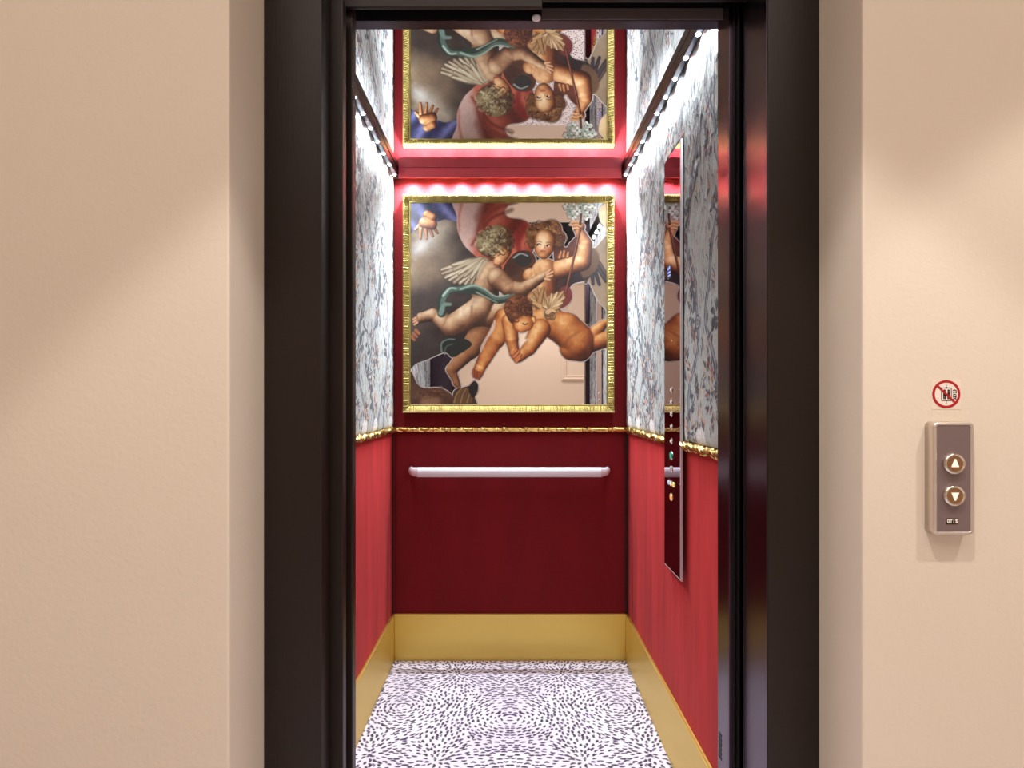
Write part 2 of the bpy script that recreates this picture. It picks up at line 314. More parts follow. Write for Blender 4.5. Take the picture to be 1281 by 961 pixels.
def paint_print(res=1.7):
    cv = Canvas(512.4, 252.4, 759.6, 507.6, res, C(120, 100, 86))
    X, Y = cv.X, cv.Y
    # clouds behind everything on the left
    def cloud(X, Y, d):
        n = fbm(X, Y, 34, 3); n2 = fbm(X + 40, Y * 1.3, 13, 8)
        t = (400 - Y) / 140 + (545 - X) / 110 + (n - .5) * 1.3 + (n2 - .5) * .25
        return ramp(t * .5 + .18, [(0, C(48, 38, 36)), (.3, C(82, 68, 60)), (.5, C(122, 102, 82)), (.72, C(164, 144, 116)), (.9, C(186, 180, 168)), (1, C(206, 204, 198))])
    shape(cv, [(505, 245), (600, 245), (622, 300), (622, 400), (606, 412), (580, 430), (568, 447), (562, 446), (557, 441), (535, 450), (520, 456), (513, 462), (505, 460)], cloud, .5)
    for (x, y, r, c, a) in [(535, 303, 15, C(196, 192, 186), .7), (522, 312, 10, C(206, 206, 206), .6), (556, 284, 14, C(178, 168, 150), .7), (552, 312, 16, C(150, 128, 100), .6),
                            (534, 335, 20, C(146, 118, 92), .6), (560, 325, 16, C(112, 92, 74), .6), (520, 350, 14, C(132, 114, 96), .5), (585, 330, 12, C(66, 54, 54), .8),
                            (540, 372, 20, C(84, 68, 62), .7), (530, 425, 22, C(78, 62, 54), .8), (522, 440, 16, C(60, 50, 46), .8), (548, 415, 14, C(54, 42, 40), .8)]:
        stroke(cv, [(x - 3, y + 2), (x + 3, y - 2)], r * .6, r * .6, c, r * .7, a, keep=True)
    # blue sleeve and the pale hand
    shape(cv, [(505, 245), (572, 245), (570, 262), (571, 276), (556, 274), (545, 278), (526, 284), (505, 292)],
          lambda X, Y, d: ramp(.5 + .34 * np.sin((X * .9 - Y * .9) / 4.2 + 3 * fbm(X, Y, 18, 5)) + .25 * (fbm(X, Y, 9, 6) - .5), [(0, C(40, 38, 58)), (.5, C(84, 84, 132)), (1, C(140, 144, 196))]), .6)
    body(cv, [(534, 268, 5.5, 540, 272, 6, 3, 4), (530, 278, 6.5, 540, 280, 6.5, 4, 4), (526, 280, 3, 519, 287, 1.7, 2, 1), (526, 286, 2.4, 525.5, 298, 1.6, 3, 1),
              (532, 286, 2.4, 533.5, 298, 1.5, 3, 1), (537, 285, 2.4, 541, 295, 1.5, 3, 1), (541, 282, 2.4, 547, 291, 1.5, 3, 1)], FLB, k=1.2)
    # red cloak
    def cloak(X, Y, d):
        s = np.sin((X * .55 + Y * .35) / 5 + 5 * fbm(X, Y, 40, 21)); pale = np.clip((600 - X + (300 - Y) * .25 + 14 * (fbm(X, Y, 20, 2) - .5)) / 14, 0, 1)
        red = ramp(.5 + .4 * s + .3 * (fbm(X, Y, 12, 4) - .5), [(0, C(110, 40, 34)), (.5, C(168, 72, 54)), (1, C(206, 116, 88))])
        return mix(red, np.zeros_like(red) + C(206, 176, 164), pale * .95)
    shape(cv, [(570, 245), (648, 245), (640, 252), (633, 260), (631, 266), (637, 272), (652, 274), (661, 279), (668, 288), (668, 310), (655, 335), (625, 345), (607, 331),
               (592, 318), (580, 306), (572, 288), (571, 270)], cloak)
    stroke(cv, [(646, 250), (616, 262), (602, 275), (596, 296), (590, 306)], 3.2, 1.5, C(150, 62, 52), 1.6, .8); stroke(cv, [(577, 255), (574, 270), (574, 290)], 1.8, 1, C(190, 104, 84), 1.6, .7)
    stroke(cv, [(640, 262), (616, 272), (606, 284), (602, 300)], 2, 1, C(128, 38, 36), 1.6, .7); stroke(cv, [(655, 285), (648, 300), (650, 318)], 5, 3, C(150, 40, 40), 2, .8)
    # cherub B's dark wing, right cloud
    shape(cv, [(735, 312), (745, 309), (764, 298), (764, 392), (757, 386), (749, 378), (744, 368), (737, 354), (724, 350), (716, 352), (708, 352), (700, 340)],
          lambda X, Y, d: ramp(fbm(X, Y, 22, 14) * .7 + (Y - 300) / 220, [(0, C(116, 92, 72)), (.5, C(152, 128, 104)), (1, C(180, 158, 134))]))
    feathers(cv, (736, 318), [(757, 340), (760, 346), (758, 352), (750, 356), (742, 355), (733, 353), (724, 351)], 4.2, [C(122, 92, 66), C(96, 74, 62), C(76, 64, 68), C(58, 52, 66), C(62, 56, 66)], 5, C(44, 36, 40))
    shape(cv, [(752, 258), (764, 252), (764, 285), (754, 280), (750, 268)], C(196, 164, 120), 1)
    shape(cv, [(690, 335), (712, 338), (740, 338), (735, 350), (716, 356), (708, 372), (695, 380), (684, 372)], lambda X, Y, d: ramp(fbm(X, Y, 14, 9), [(0, C(36, 28, 30)), (1, C(78, 58, 62))]))
    shape(cv, [(700, 362), (710, 358), (716, 366), (715, 376), (706, 385), (696, 384)], C(124, 54, 50), .8)
    shape(cv, [(632, 330), (648, 314), (668, 318), (672, 345), (676, 372), (672, 384), (650, 376), (636, 372), (628, 350)], lambda X, Y, d: ramp(fbm(X, Y, 16, 19), [(0, C(58, 34, 28)), (1, C(120, 74, 52))]))
    shape(cv, [(694, 305), (708, 309), (713, 303), (722, 296), (722, 316), (706, 330), (694, 330)], lambda X, Y, d: ramp(fbm(X, Y, 10, 23), [(0, C(70, 36, 32)), (1, C(126, 70, 54))]))
    shape(cv, [(726, 314), (742, 310), (750, 322), (744, 340), (728, 346)], C(108, 78, 58), 1.2)
    # cherub B: torso, raised arm, head
    body(cv, [(682, 340, 17, 676, 382, 18, 0, 0), (664, 345, 10, 672, 352, 12, 0, 0), (698, 338, 12, 728, 328, 10.5, 2, 3), (729, 328, 10.5, 733, 306, 8.5, 3, 4), (732, 303, 8, 723, 285, 5.5, 4, 5),
              (716, 283, 4.5, 727, 283, 5, 6, 6), (676, 380, 17, 690, 396, 14, 0, 0)], FLB, seed=5)
    stroke(cv, [(665, 352), (672, 362), (684, 366)], 3, 2, C(104, 56, 36), 3, .45); stroke(cv, [(700, 350), (696, 366), (698, 382)], 5, 4, C(84, 44, 34), 4, .6)
    fingers(cv, [[(716, 278), (722, 277), (727, 279)], [(716, 282), (722, 281), (727, 283)], [(716, 286), (722, 285), (727, 287)]], 1.3, C(226, 168, 116), C(140, 78, 48))
    stroke(cv, [(672, 345), (684, 350), (690, 362)], 2, 1.4, C(160, 92, 54), 2, .5); stroke(cv, [(690, 340), (686, 356), (688, 372)], 1.4, 1, C(150, 84, 50), 2, .6)
    stroke(cv, [(726, 286), (718, 322), (708, 366)], 1.5, 1.3, C(70, 34, 24), .6); stroke(cv, [(725.4, 286), (717.4, 322), (707.5, 366)], .6, .5, C(176, 104, 70), .5)
    fingers(cv, [[(700, 322), (702, 315)], [(705, 321), (706, 314)], [(710, 321), (711, 316)]], 1.6, C(206, 140, 92), C(96, 52, 34))
    body(cv, [(668, 291, 11, 690, 287, 13, 0, 0), (700, 296, 8, 700, 304, 7, 0, 0), (664, 300, 6, 666, 306, 5, 0, 0)], [(0, C(50, 28, 20)), (.5, C(112, 70, 44)), (1, C(176, 128, 84))], seed=11)
    body(cv, [(682, 300, 13.6, 681, 308, 12.8, 3, 4), (679, 313, 9.5, 680, 315, 9, 4, 4)], FLB, L=(-.35, -.2, .95), seed=12)
    curls(cv, 682, 290, 20, 12, 110, [C(112, 66, 40), C(168, 116, 70), C(196, 150, 100), C(80, 44, 30), C(140, 90, 54)], 3, 3.0, 6.5, 1.1, .55)
    curls(cv, 702, 301, 6, 11, 34, [C(92, 54, 36), C(66, 38, 28), C(130, 84, 54)], 4); curls(cv, 664, 303, 4, 8, 20, [C(150, 100, 62), C(110, 68, 44)], 5)
    face(cv, 680, 307.5, 11, .1, (-.5, 0))
    # bow of grey cloth between the heads
    shape(cv, [(642, 324), (650, 317), (661, 318), (665, 326), (657, 334), (648, 332)], C(56, 54, 50)); stroke(cv, [(643, 322), (651, 317), (660, 320)], 1.2, .8, C(150, 164, 160), .7)
    # cherub A: wing, legs, torso, arm, head
    shape(cv, [(612, 326), (592, 322), (570, 328), (556, 338), (562, 350), (590, 357), (608, 356)], lambda X, Y, d: ramp(fbm(X, Y, 8, 61), [(0, C(120, 102, 82)), (1, C(178, 160, 132))]), 1.2)
    feathers(cv, (606, 330), [(552, 338), (553, 343), (557, 348), (562, 351), (568, 354), (575, 355), (582, 356), (589, 357), (596, 357), (602, 356), (606, 354)], 4.6,
             [C(190, 172, 144), C(172, 152, 126), C(200, 184, 158)], 2, C(96, 78, 62))
    feathers(cv, (604, 328), [(566, 332), (568, 338), (574, 343), (581, 346), (589, 348), (597, 348)], 4.6, [C(196, 182, 152), C(182, 164, 134)], 6, C(120, 100, 80))
    body(cv, [(609, 402, 14, 588, 437, 13, 0, 0), (588, 437, 12, 566, 462, 7, 0, 0), (564, 463, 6.5, 572, 481, 3.8, 0, 0), (570, 480, 3.8, 574, 485, 2.6, 0, 0)], FLD, seed=3)
    body(cv, [(616, 338, 12, 604, 366, 15, 0, 0), (606, 374, 15, 600, 392, 17, 0, 0), (600, 388, 17, 566, 408, 14, 2, 5), (564, 409, 13, 543, 395, 8, 5, 5), (541, 394, 8, 527, 398, 6.2, 5, 5),
              (526, 397, 5.5, 520, 404, 3.4, 5, 5), (628, 385, 12, 612, 396, 14, 0, 0)], FLA, seed=7)
    stroke(cv, [(590, 384), (588, 400), (578, 414)], 1, .8, C(140, 86, 56), 1.6, .7); stroke(cv, [(559, 392), (557, 402), (552, 410)], .8, .6, C(150, 110, 80), 1.2, .6)
    fingers(cv, [[(520, 398), (516.5, 400)], [(520.5, 401), (517, 403.5)], [(521.5, 404), (518, 407)]], 1.5, C(206, 158, 124), C(120, 66, 48))
    fingers(cv, [[(520, 414), (524, 418)], [(517, 418), (521, 422)], [(515, 422), (518, 426)]], 2.2, C(172, 108, 74), C(90, 52, 38))
    body(cv, [(622, 348, 13, 636, 360, 10.5, 4, 5), (636, 361, 10, 654, 362, 8.5, 5, 6), (654, 362, 8.5, 676, 348, 5.5, 6, 7), (678, 347, 5, 684, 342, 4, 7, 7)], FLA, seed=9)
    fingers(cv, [[(683, 342), (689, 337)], [(684, 344), (692, 340)], [(684, 347), (691, 345)], [(682, 349), (688, 350)]], 1.5, C(216, 168, 128), C(130, 76, 50))
    body(cv, [(622, 300, 19, 612, 304, 17, 0, 0), (628, 312, 12, 624, 316, 12, 1, 1)], [(0, C(54, 36, 26)), (.5, C(128, 104, 70)), (1, C(184, 168, 126))], seed=13)
    body(cv, [(629, 316, 9.5, 625, 322, 8.5, 3, 4), (621, 327, 4, 623, 328, 4, 5, 5)], FLB, L=(-.4, .2, .8), seed=14)
    curls(cv, 616, 301, 19, 17, 170, [C(186, 172, 130), C(150, 132, 92), C(112, 88, 60), C(204, 194, 156), C(86, 62, 42), C(168, 150, 112)], 8, 0, 6.283, 1.2, .05)
    curls(cv, 634, 300, 9, 14, 50, [C(84, 52, 38), C(120, 84, 54), C(60, 36, 28)], 9)
    for (u, v) in ((617, 322), (629, 318)): stroke(cv, [(u - 3, v - .5), (u, v + .8), (u + 3, v - .5)], .7, .6, C(70, 36, 26), .5, .85)
    stroke(cv, [(620, 320), (621, 326)], .9, 1.2, C(232, 180, 140), .8, .7); stroke(cv, [(618, 331), (623, 331)], .8, .7, C(170, 66, 50), .5, .8)
    stroke(cv, [(608, 350), (600, 366), (592, 378)], 3, 3, C(128, 88, 62), 3, .4); stroke(cv, [(636, 368), (650, 371), (664, 366)], 2, 2, C(104, 62, 44), 2, .6)
    stroke(cv, [(616, 404), (600, 408), (584, 414)], 4, 3, C(84, 50, 36), 3, .6); stroke(cv, [(560, 418), (574, 416), (588, 408)], 2.4, 2.4, C(96, 58, 40), 2.4, .6)
    # green scarf
    for (P, r, c) in [([(552, 392), (552, 376), (560, 364), (574, 362), (590, 364), (606, 368), (622, 377), (640, 372)], 5.4, C(50, 66, 58)), ([(553, 388), (554, 375), (562, 363), (576, 361), (592, 358), (606, 364), (622, 374), (642, 369)], 3.2, C(92, 112, 98)),
                      ([(554, 370), (562, 361), (570, 361)], 1.6, C(164, 184, 168)), ([(576, 362), (592, 357), (606, 362), (620, 371), (636, 369)], 1.2, C(150, 172, 156)), ([(551, 392), (555, 382), (563, 381)], 3.2, C(116, 138, 126)), ([(596, 366), (608, 372), (622, 379)], 1, C(150, 160, 140))]:
        stroke(cv, P, r, r * .6, c, .7)
    shape(cv, [(550, 432), (560, 424), (580, 424), (590, 432), (574, 444), (567, 447), (558, 442)], C(42, 44, 40)); stroke(cv, [(552, 440), (552, 430), (560, 425), (568, 425)], 1.2, .8, C(106, 126, 112), .8); stroke(cv, [(556, 442), (558, 434), (566, 431)], .9, .6, C(86, 104, 92), .8)
    # cherub C: leg, torso, legs, wings, arms, head
    body(cv, [(630, 398, 12, 620, 424, 12.5, 0, 0), (619, 424, 12, 603, 455, 8, 0, 0), (600, 461, 7.5, 597, 468, 7, 0, 0)], FLC, L=(.1, -.5, .8), seed=21)
    fingers(cv, [[(592, 464), (592, 472)], [(595.5, 466), (595, 474)], [(599, 467), (598.5, 475)]], 1.5, C(170, 84, 54), C(90, 36, 24))
    shape(cv, [(664, 384), (664, 370), (674, 361), (682, 362), (682, 384)], C(176, 136, 92), .9)
    feathers(cv, (676, 384), [(664, 374), (668, 366), (674, 362), (680, 360), (664, 380)], 4, [C(196, 156, 106), C(176, 132, 88)], 12, C(112, 70, 44))
    body(cv, [(684, 402, 17, 706, 412, 21, 0, 0), (708, 412, 21, 724, 428, 22, 0, 1), (716, 436, 16, 726, 438, 15, 0, 0), (736, 424, 10, 752, 409, 6.5, 2, 2), (752, 408, 6, 761, 402, 4, 2, 2), (738, 430, 12, 762, 424, 10, 1, 1), (668, 400, 12, 684, 402, 15, 0, 0)], FLC, seed=22)
    stroke(cv, [(737, 408), (738, 424), (736, 446)], 1.4, 1, C(124, 58, 44), 2, .7); stroke(cv, [(704, 436), (712, 424), (724, 416)], 1.2, .8, C(140, 70, 42), 2, .6)
    shape(cv, [(680, 398), (682, 376), (692, 368), (705, 367), (702, 382), (694, 394)], C(186, 150, 108), .9)
    feathers(cv, (688, 394), [(680, 384), (684, 374), (690, 369), (697, 367), (704, 366), (706, 373), (703, 380), (699, 386), (695, 391)], 4.2, [C(214, 184, 140), C(190, 152, 108), C(204, 170, 126)], 13, C(120, 80, 50))
    body(cv, [(637, 402, 10, 640, 424, 8.5, 0, 0), (640, 426, 8, 643, 440, 6.5, 0, 0), (676, 412, 13, 662, 436, 9, 2, 2), (661, 437, 8.5, 650, 447, 6.5, 2, 3), (643, 443, 6, 647, 449, 5.5, 3, 3)], FLC, L=(-.3, -.4, .8), seed=23)
    fingers(cv, [[(646, 438), (641, 444)], [(649, 441), (643, 448)], [(651, 445), (645, 452)], [(650, 449), (646, 454)]], 1.5, C(214, 128, 80), C(112, 44, 26))
    body(cv, [(648, 386, 17.5, 650, 392, 16.5, 4, 4)], [(0, C(40, 20, 16)), (.5, C(92, 50, 32)), (1, C(150, 88, 56))], seed=24)
    body(cv, [(656, 404, 11.5, 652, 406, 11, 8, 8), (667, 399, 3.5, 668, 402, 2.6, 10, 10)], FLC, L=(-.1, .1, .9), seed=25)
    curls(cv, 648, 384, 16, 13, 120, [C(110, 58, 36), C(74, 38, 26), C(150, 88, 56), C(52, 28, 24), C(168, 104, 66)], 15, 0, 6.283, 1.0, .05)
    for (u, v) in ((646, 402), (657, 405)): stroke(cv, [(u - 3, v), (u, v + 1.4), (u + 3, v)], .7, .5, C(70, 28, 18), .5, .85)
    stroke(cv, [(650, 404), (649, 410)], 1, 1.4, C(236, 170, 116), .8, .6); stroke(cv, [(645, 413), (649, 415)], .9, .8, C(176, 56, 40), .5, .9)
    # head and small wing in the bottom corner
    shape(cv, [(505, 470), (514, 466), (521, 480), (530, 486), (549, 486), (562, 492), (567, 500), (566, 515), (505, 515)], lambda X, Y, d: ramp(fbm(X, Y, 14, 31), [(0, C(50, 30, 24)), (.6, C(96, 62, 46)), (1, C(128, 92, 66))]))
    curls(cv, 540, 492, 18, 5, 40, [C(104, 64, 42), C(66, 38, 28), C(140, 92, 64)], 17); stroke(cv, [(530, 504), (546, 502)], 5, 5, C(150, 112, 88), 2.5, .8)
    shape(cv, [(566, 500), (568, 489), (580, 485), (590, 482), (593, 477), (598, 482), (597, 490), (594, 498), (596, 512), (566, 512)], C(70, 50, 38))
    for k in range(6): stroke(cv, [(568 + k * 4, 504), (571 + k * 4, 494), (577 + k * 3, 487)], 1.6, 1, [C(150, 112, 72), C(116, 84, 54)][k % 2], .8)
    shape(cv, [(586, 486), (593, 477), (598, 484), (596, 494), (590, 498)], C(40, 32, 36), .8)
    # white flowers at the top of the staff
    q = np.random.RandomState(7)
    stroke(cv, [(726, 252), (727, 266), (726, 280)], 2, 1.6, C(84, 58, 44), .6)
    for (x, y) in [(710, 258), (713, 264), (718, 258), (716, 270), (722, 264), (736, 257), (732, 263), (741, 260), (735, 270), (729, 256)]:
        for k in range(6):
            a = k * 1.05 + q.rand(); stroke(cv, [(x, y), (x + 4.4 * math.cos(a), y + 3.6 * math.sin(a))], 1.2, 1.3, [C(206, 212, 196), C(160, 172, 158), C(228, 230, 220)][q.randint(3)], .5)
        stroke(cv, [(x, y), (x + .5, y)], 1.1, 1.1, C(120, 124, 92), .5)
    # mirror gaps cut back into the sheet
    m = cv.m
    for P in [[(619, 400), (618, 412), (609, 426), (603, 438), (600, 442), (602, 432), (611, 416), (616, 406)],
              [(650, 417), (656, 423), (660, 425), (655, 431), (650, 437), (649, 428)], [(706, 284), (716, 282), (717, 296), (712, 302), (709, 309), (705, 306), (709, 298)]]:
        W, d = poly_sdf(cv, catmull(P)); m[W] = np.minimum(m[W], 1 - aa(cv, d, .6))
    # pale cut line around every printed piece
    b = m.copy()
    for _ in range(int(1.6 * res)):
        p = np.pad(b, 1, mode='edge'); b = np.maximum.reduce([p[:-2, 1:-1], p[2:, 1:-1], p[1:-1, :-2], p[1:-1, 2:], b])
    edge = np.clip(b - m, 0, 1)
    cv.c = cv.c * (1 - edge[..., None]) + np.array(C(206, 196, 190)) * edge[..., None]
    cv.m = np.maximum(m, b)
    cv.c += (fbm(X, Y, 3, 77) - .5)[..., None] * .05
    cv.c = np.clip(cv.c * .92 * (1 + .35 * (cv.c.mean(2, keepdims=True) - .5)), 0, 1)
    return cv

# ---------------------------------------------------------------- embroidered cloth, metres: u along the wall, v up
def paint_tapestry(u1, v1, seed, res=330.):
    cv = Canvas(0, 0, u1, v1, res); X, Y = cv.X, cv.Y; q = np.random.RandomState(seed)
    n = fbm(X, Y, .25, seed); w = noise(X, Y, .0042, seed + 2); w2 = noise(X * .25, Y, .006, seed + 3)
    cv.c[:] = mix(mix(C(148, 153, 147), C(180, 183, 172), n), np.zeros(3) + C(138, 140, 146), w * .42 + w2 * .15)
    DK = [C(26, 29, 42), C(36, 40, 56), C(18, 20, 30), C(56, 60, 74)]; OR = [C(160, 84, 56), C(182, 120, 84), C(136, 62, 50), C(178, 146, 104), C(122, 76, 66)]
    S = .0011
    def leaf(x, y, a, l, c, wd=.3):
        stroke(cv, [(x, y), (x + l * .5 * math.cos(a) , y + l * .5 * math.sin(a)), (x + l * math.cos(a + .25), y + l * math.sin(a + .25))], l * .06, l * .05, c, S, .9, mid=l * wd)
    # trunks: pairs of bark lines that wander and cross
    for t in range(int(u1 / .17) + 2):
        u0 = -.02 + t * .17 + q.uniform(-.02, .02); A = q.uniform(.045, .075); ph = q.uniform(0, 6.28) + math.pi * (t % 2); per = q.uniform(.5, .62)
        P = [(u0 + A * math.sin(v / per * 6.283 + ph) + .012 * math.sin(v * 31 + t), v) for v in np.linspace(-.02, v1 + .02, 24)]
        W_ = q.uniform(.0085, .011)
        stroke(cv, P, W_, W_ * .8, C(34, 38, 54), S * 1.3, .95)
        stroke(cv, [(x + .001, y) for x, y in P], W_ * .55, W_ * .4, C(134, 138, 146), S * 1.6, .9)
        for (x, y) in P[2:-2:2]:
            if q.rand() < .8:
                s = q.choice([-1, 1]); L = q.uniform(.06, .13)
                B = [(x, y), (x + s * L * .45, y + L * .35), (x + s * L * .7, y + L * .95)]
                stroke(cv, B, .0042, .0018, C(40, 44, 60), S)
                for k in range(9):
                    f = q.uniform(.25, 1.1); px = x + s * L * .7 * f + q.uniform(-.012, .012); py = y + L * .9 * f ** 1.3 + q.uniform(-.012, .012)
                    leaf(px, py, q.uniform(0, 6.28), q.uniform(.018, .036), DK[q.randint(4)])
        for k in range(1):      # knots in the bark
            x, y = P[q.randint(3, 21)]
            for r, c in ((.016, C(50, 54, 74)), (.012, C(150, 152, 156)), (.007, C(48, 52, 70)), (.003, C(196, 170, 130))): stroke(cv, [(x, y - r * .3), (x, y + r * .3)], r, r, c, S)
    # blossoms and foliage clusters
    for k in range(int(u1 * v1 * 44)):
        x, y = q.uniform(0, u1), q.uniform(0, v1); big = q.rand() < .35; R = q.uniform(.03, .05) if big else q.uniform(.012, .022)
        for j in range(44 if big else 14):
            a = q.uniform(0, 6.28); f = R * math.sqrt(q.rand())
            col = DK[q.randint(4)] if q.rand() < .66 else OR[q.randint(5)]
            leaf(x + f * math.cos(a), y + 1.5 * f * math.sin(a), a + q.uniform(-.6, .6), q.uniform(.012, .028), col, .2)
    for k in range(int(u1 * v1 * 1100)):
        leaf(q.uniform(0, u1), q.uniform(0, v1), q.uniform(1.0, 2.2), q.uniform(.012, .034), (DK + DK + OR[:2])[q.randint(10)], .10)
    # woven ground at the foot: pale urns and orange birds
    for k in range(int(u1 / .2)):
        x = .08 + k * .2 + q.uniform(-.03, .03)
        shape(cv, [(x - .03, .0), (x + .03, .0), (x + .035, .03), (x + .015, .05), (x - .015, .05), (x - .035, .03)], C(210, 206, 202), S)
        for j in range(12): leaf(x + q.uniform(-.03, .03), .04 + q.uniform(0, .1), 1.57 + q.uniform(-.5, .5), q.uniform(.015, .03), (OR + DK[:2])[q.randint(7)], .25)
    cv.c = np.clip(cv.c * (.9 + .2 * w[..., None]), 0, 1)
    cv.relief = fbm(X, Y, .09, seed + 9) * .004 + fbm(X * 2.2, Y * .6, .03, seed + 12) * .005 + (.8 - cv.c.mean(2)) * .0022
    return cv

# ---------------------------------------------------------------- spotted carpet (half of it; the other half is its mirror image)
def paint_carpet(w, d, res=360., seed=4):
    cv = Canvas(0, 0, w, d, res, C(226, 220, 230)); q = np.random.RandomState(seed); X, Y = cv.X, cv.Y
    cv.c[:] = mix(C(228, 222, 232), C(206, 196, 214), fbm(X, Y, .22, seed) * 1.3 - .3)
    cen = [(.0, .30), (.24, .52), (.0, .78), (.42, .22), (.40, .86), (.22, 1.12), (0, 1.3), (.46, .56)]
    def ori(x, y):
        vx = vy = 1e-6
        for i, (a, b) in enumerate(cen):
            for sg in (1, -1):
                dx, dy = x - sg * a, y - b; r = math.hypot(dx, dy) + .02; wgt = math.exp(-(r / .14) ** 2) + .05 / (r * 9)
                th = math.atan2(dy, dx) + (math.pi / 2 if i % 2 == 0 else 0)
                vx += wgt * math.cos(2 * th); vy += wgt * math.sin(2 * th)
        return .5 * math.atan2(vy, vx)
    occ = {}; sp = .0125
    pts = []
    for k in range(22000):
        x, y = q.uniform(0, w), q.uniform(0, d); big = q.rand() < .03
        th = ori(x, y); c, s = math.cos(th), math.sin(th); rad = .0165 if big else .0108
        gx, gy = int(x / .03), int(y / .03); ok = True
        for i in (-1, 0, 1):
            for j in (-1, 0, 1):
                for (px, py, pr) in occ.get((gx + i, gy + j), ()):
                    dx, dy = x - px, y - py; e = ((dx * c + dy * s) / 1.35) ** 2 + ((-dx * s + dy * c) / .8) ** 2
                    if e < ((rad + pr) * .71) ** 2: ok = False; break
                if not ok: break
            if not ok: break
        if ok: occ.setdefault((gx, gy), []).append((x, y, rad)); pts.append((x, y, th, big))
    S = .0012
    for (x, y, th, big) in pts:
        L = (.0115 if big else q.uniform(.0042, .0088)); r = .0068 if big else q.uniform(.0036, .0052)
        c, s = math.cos(th), math.sin(th); bend = q.uniform(-.5, .5) * L
        P = [(x - L * c, y - L * s), (x - bend * s, y + bend * c), (x + L * c, y + L * s)]
        col = [C(28, 24, 44), C(38, 32, 58), C(24, 20, 34), C(56, 44, 76)][q.randint(4)]
        stroke(cv, P, r * .7, r * .6, col, S, 1, mid=r)
        if not big and q.rand() < .12: stroke(cv, [(x - .001, y), (x + .001, y)], .0018, .0018, C(190, 180, 200), S, .9)
    return cv

# ================================================================ the setting: lobby
HT, YB, WX, YF = 2.17, 2.69, .525, 1.42           # cab: ceiling height, back wall, half width, inner face of its front
structure(boxes('wall_lobby_left_of_lift', [(-2.2, -.488, 1.05, 1.25, 0, 2.9)], 'plaster', bevel=.004))
structure(boxes('wall_lobby_right_of_lift', [(.613, 2.2, 1.05, 1.25, 0, 2.9)], 'plaster', bevel=.004))
structure(boxes('wall_lobby_above_lift', [(-.488, .613, 1.05, 1.30, 2.32, 2.9)], 'plaster'))
structure(boxes('wall_lobby_left', [(-2.3, -2.2, -1.8, 1.3, 0, 2.9)], 'plaster'))
structure(boxes('wall_lobby_right', [(2.2, 2.3, -1.8, 1.3, 0, 2.9)], 'plaster'))
structure(boxes('wall_lobby_opposite', [(-2.2, 2.2, -1.8, -1.7, 0, 2.9)], 'plaster_far'))
structure(boxes('ceiling_lobby', [(-2.3, 2.3, -1.8, 1.3, 2.9, 2.95)], 'white_ceiling'))
structure(boxes('floor_lobby', [(-2.3, 2.3, -1.8, 1.197, -.05, 0)], 'lobby_carpet'))
def panel_mould(x0, x1, z0, z1):
    bm = bmesh.new(); prof = [(0, 0), (.0, .018), (.02, .026), (.035, .012), (.05, .016), (.062, 0)]; rows = []
    for (sx, sz, cx, cz) in ((1, 1, x0, z0), (-1, 1, x1, z0), (-1, -1, x1, z1), (1, -1, x0, z1)):
        rows.append([bm.verts.new((cx + sx * a, -1.7 + b, cz + sz * a)) for a, b in prof])
    for i in range(4):
        for j in range(5): bm.faces.new([rows[i][j], rows[i][j + 1], rows[(i + 1) % 4][j + 1], rows[(i + 1) % 4][j]])
        bm.faces.new([rows[i][0], rows[i][-1], rows[(i + 1) % 4][-1], rows[(i + 1) % 4][0]])
    return bm_obj('trim_1', bm, 'plaster_far')
structure(panel_mould(.60, 1.55, 1.37, 2.55))

# ---- the lift's front: frame, dark rebates, header
fr = structure(empty('door_1', (0, 1.2, 0)))
boxes('frame_jamb', [(-.488, -.373, 1.197, 1.253, 0, 2.20)], 'frame', fr, .002)
boxes('frame_jamb', [(.511, .613, 1.197, 1.314, 0, 2.20)], 'frame', fr, .002)
boxes('frame_head', [(-.488, .613, 1.197, 1.253, 2.20, 2.32)], 'frame', fr, .002)
boxes('inner_reveal', [(.5095, .511, 1.2, 1.314, 0, 2.20)], 'bronze', fr)
boxes('shaft_dark_panel', [(.545, .613, 1.314, 1.45, 0, 2.30), (-.60, .613, 1.30, 1.345, 2.30, 2.32), (-.60, .545, 1.345, 1.386, 2.19, 2.30)], 'black', fr)  # black panels stand in for the darkness of the unlit shaft
boxes('steel_edge', [(.5105, .5145, 1.3175, 1.3205, 0, 1.757)], 'line', fr)
boxes('guide_strip', [(.512, .545, 1.322, 1.326, 0, 2.2), (.503, .507, 1.334, 1.344, 0, 2.05), (.496, .500, 1.342, 1.3465, 0, 2.05)], 'black_metal', fr)
boxes('door_track', [(-.373, .069, 1.296, 1.306, 2.0065, 2.19)], 'frame', fr, .001)
boxes('door_track', [(.069, .511, 1.296, 1.306, 2.022, 2.19)], 'black_metal', fr, .001)
adopt(fr)
